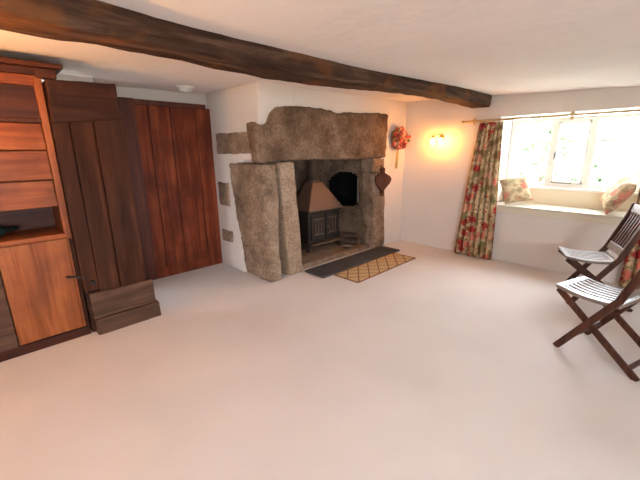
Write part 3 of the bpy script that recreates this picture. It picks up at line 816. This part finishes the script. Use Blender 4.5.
# ------------------------------------------------------------------ folding chairs (local: faces +y)
def make_chair(label):
    t = thing('folding_chair', label, 'chair', (0, 0, 0), (0, 0, 0), 'slatted folding chairs')
    w = .192
    def curve(pts):    # bar following several points
        return pts
    for s in (-1, 1):
        # long stile: front foot, past the seat, up to the back top, bowed slightly
        bm = bmesh.new()
        pts = [(s * w, .125, 0), (s * w, -.185, .475), (s * w, -.305, .80), (s * w, -.330, .90)]
        for a, b in zip(pts[:-1], pts[1:]): bar(bm, a, Vector(b) + (Vector(b) - Vector(a)).normalized() * .008, .024, .044, (1, 0, 0), .005)
        obj('back_leg', bm, m_chair, t)
        bm = bmesh.new(); bar(bm, (s * (w - .03), .185, .425), (s * (w - .03), -.345, 0), .024, .042, (1, 0, 0), .005)
        obj('front_leg', bm, m_chair, t)
    bm = bmesh.new(); bar(bm, (-w + .03, -.285, .05), (w - .03, -.285, .05), .034, .018, (0, 0, 1), .004)
    obj('stretcher', bm, m_chair, t)
    bm = bmesh.new(); bar(bm, (-w + .012, .040, .13), (w - .012, .040, .13), .034, .018, (0, 0, 1), .004)
    obj('stretcher', bm, m_chair, t)
    sz = .445
    def seat_w(p): return Vector((p.x, p.y, p.z - .014 * math.sin(max(0, min(1, (p.y + .2) / .40)) * PI) + .012 * step(.05, .21, p.y)))
    sw = w - .016
    bm = bmesh.new()
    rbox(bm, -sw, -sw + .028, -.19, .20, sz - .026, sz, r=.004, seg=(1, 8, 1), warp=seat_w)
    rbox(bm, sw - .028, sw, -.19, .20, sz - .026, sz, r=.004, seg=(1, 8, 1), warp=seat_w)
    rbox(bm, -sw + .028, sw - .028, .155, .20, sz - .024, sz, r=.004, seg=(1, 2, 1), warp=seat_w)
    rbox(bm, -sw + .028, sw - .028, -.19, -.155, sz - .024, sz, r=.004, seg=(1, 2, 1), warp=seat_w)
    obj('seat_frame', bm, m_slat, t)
    n = 6; span = 2 * (sw - .030); pw = span / n
    for k in range(n):
        x0 = -span / 2 + pw * k
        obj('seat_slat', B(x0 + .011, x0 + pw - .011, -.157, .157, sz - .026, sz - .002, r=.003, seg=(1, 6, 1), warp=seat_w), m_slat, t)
    # back: rails and slats between stiles
    def bp(z):
        P = [(-.185, .475), (-.305, .80), (-.330, .90)]
        for (ya, za), (yb, zb) in zip(P[:-1], P[1:]):
            if z <= zb: return ya + (yb - ya) * (z - za) / (zb - za)
        return P[-1][0]
    def rail(z0, z1, nm):
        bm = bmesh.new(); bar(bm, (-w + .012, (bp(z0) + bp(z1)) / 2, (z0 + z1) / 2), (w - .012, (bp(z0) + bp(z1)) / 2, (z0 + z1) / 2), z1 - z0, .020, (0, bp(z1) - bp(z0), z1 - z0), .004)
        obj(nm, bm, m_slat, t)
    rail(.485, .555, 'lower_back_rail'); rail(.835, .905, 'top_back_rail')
    nb = 6
    for k in range(nb):
        x = -w + .03 + (2 * w - .06) * (k + .5) / nb
        bm = bmesh.new(); bar(bm, (x, bp(.55), .55), (x, bp(.80), .80), .026, .012, (1, 0, 0), .003); bar(bm, (x, bp(.80), .80), (x, bp(.84), .84), .026, .012, (1, 0, 0), .003)
        obj('back_slat', bm, m_chair, t)
    return t
ch = make_chair('dark slatted folding chair standing nearest the camera, its back turned to the room side')
def seat_place(c, front_left, facing_deg):
    a = math.radians(facing_deg - 90)
    R = Matrix.Rotation(a, 3, 'Z'); off = R @ Vector((-.19, .20, 0))
    c.location = (front_left[0] - off.x, front_left[1] - off.y, 0); c.rotation_euler = (0, 0, a)
ch2 = dup(ch, (0, 0, 0), (0, 0, 0), 'dark slatted folding chair nearer the window seat, behind the other chair')
ch['label'] = 'dark slatted folding chair in front, farther from the window seat'
seat_place(ch, (2.82, .50), 72)
seat_place(ch2, (3.66, .60), 112)

# ------------------------------------------------------------------ unseen windows behind the camera
def plain_window(name, axis, at, b0, b1, z0, z1, n):
    bm = bmesh.new()
    def q(p0, p1, za, zb, t0=-.03, t1=.03):
        if axis == 'y': rbox(bm, p0, p1, at + t0, at + t1, za, zb, r=.003)
        else: rbox(bm, at + t0, at + t1, p0, p1, za, zb, r=.003)
    q(b0, b1, z0, z0 + .05); q(b0, b1, z1 - .05, z1)
    for k in range(n + 1):
        c = b0 + .025 + (b1 - b0 - .05) * k / n; q(c - .025, c + .025, z0 + .05, z1 - .05)
    w = struct(name, bm, m_paint)
    bm = bmesh.new()
    if axis == 'y': rbox(bm, b0, b1, at - .002, at + .002, z0, z1, r=0)
    else: rbox(bm, at - .002, at + .002, b0, b1, z0, z1, r=0)
    obj('pane', bm, m_glass, w)
plain_window('window_2', 'y', YS - .06, -1.75, .45, .85, 1.78, 4)
plain_window('window_3', 'x', XW - .06, -2.2, -1.2, .85, 1.75, 2)

# ------------------------------------------------------------------ garden outside
bm = bmesh.new(); rbox(bm, -30, 40, -30, 30, -.5, -.35, r=0)
g = struct('ground', bm, m_grass)
rnd = random.Random(11)
def bush(loc, s, label, name='garden_bush', n=260):
    t = thing(name, label, 'bush', loc, (0, 0, 0), 'bushes in the garden')
    bm = bmesh.new()
    for k in range(n):
        d = Vector((rnd.gauss(0, 1), rnd.gauss(0, 1), rnd.gauss(0, 1))).normalized() * rnd.uniform(.5, 1) ** .5
        p = Vector((d.x * s[0], d.y * s[1], s[2] * (1 + d.z)))
        blob(bm, p, (rnd.uniform(.06, .14),) * 3, 1, .6, 10)
    obj('foliage', bm, m_leaf, t)
    obj('stem', tube(bmesh.new(), [(0, 0, 0), (.03, 0, s[2] * .6), (0, .04, s[2] * 1.2)], [.06, .05, .03], 8), m_bark, t, True)
bush((11.0, 1.7, -.35), (.5, .5, .75), 'leafy green bush seen through the middle of the window')
bush((13.5, 3.3, -.35), (.8, .8, 1.5), 'taller green shrub seen through the upper middle panes')
bush((12.0, .4, -.35), (.5, .6, .7), 'low green bush seen through the panes nearest the chairs')

# ------------------------------------------------------------------ light
w = bpy.data.worlds.new('world'); scn.world = w; w.use_nodes = True
bg = w.node_tree.nodes['Background']; bg.inputs['Color'].default_value = (.90, .955, 1.05, 1); bg.inputs['Strength'].default_value = SKY
def portal(loc, rot, sx, sy):
    l = bpy.data.lights.new('window_portal', 'AREA'); l.shape = 'RECTANGLE'; l.size = sx; l.size_y = sy
    l.cycles.is_portal = True
    o = bpy.data.objects.new('window_portal', l); C.objects.link(o); o.location = loc; o.rotation_euler = rot
portal((5.16, .95, 1.34), (0, PI / 2, 0), .85, 1.37)
portal((-.65, YS - .14, 1.315), (PI / 2, 0, 0), 2.2, .93)
portal((XW - .14, -1.7, 1.3), (0, -PI / 2, 0), .9, 1.0)

scn.view_settings.view_transform = 'Standard'; scn.view_settings.look = 'None'
scn.view_settings.exposure = EXPOSURE; scn.view_settings.gamma = 1; scn.view_settings.use_curve_mapping = False
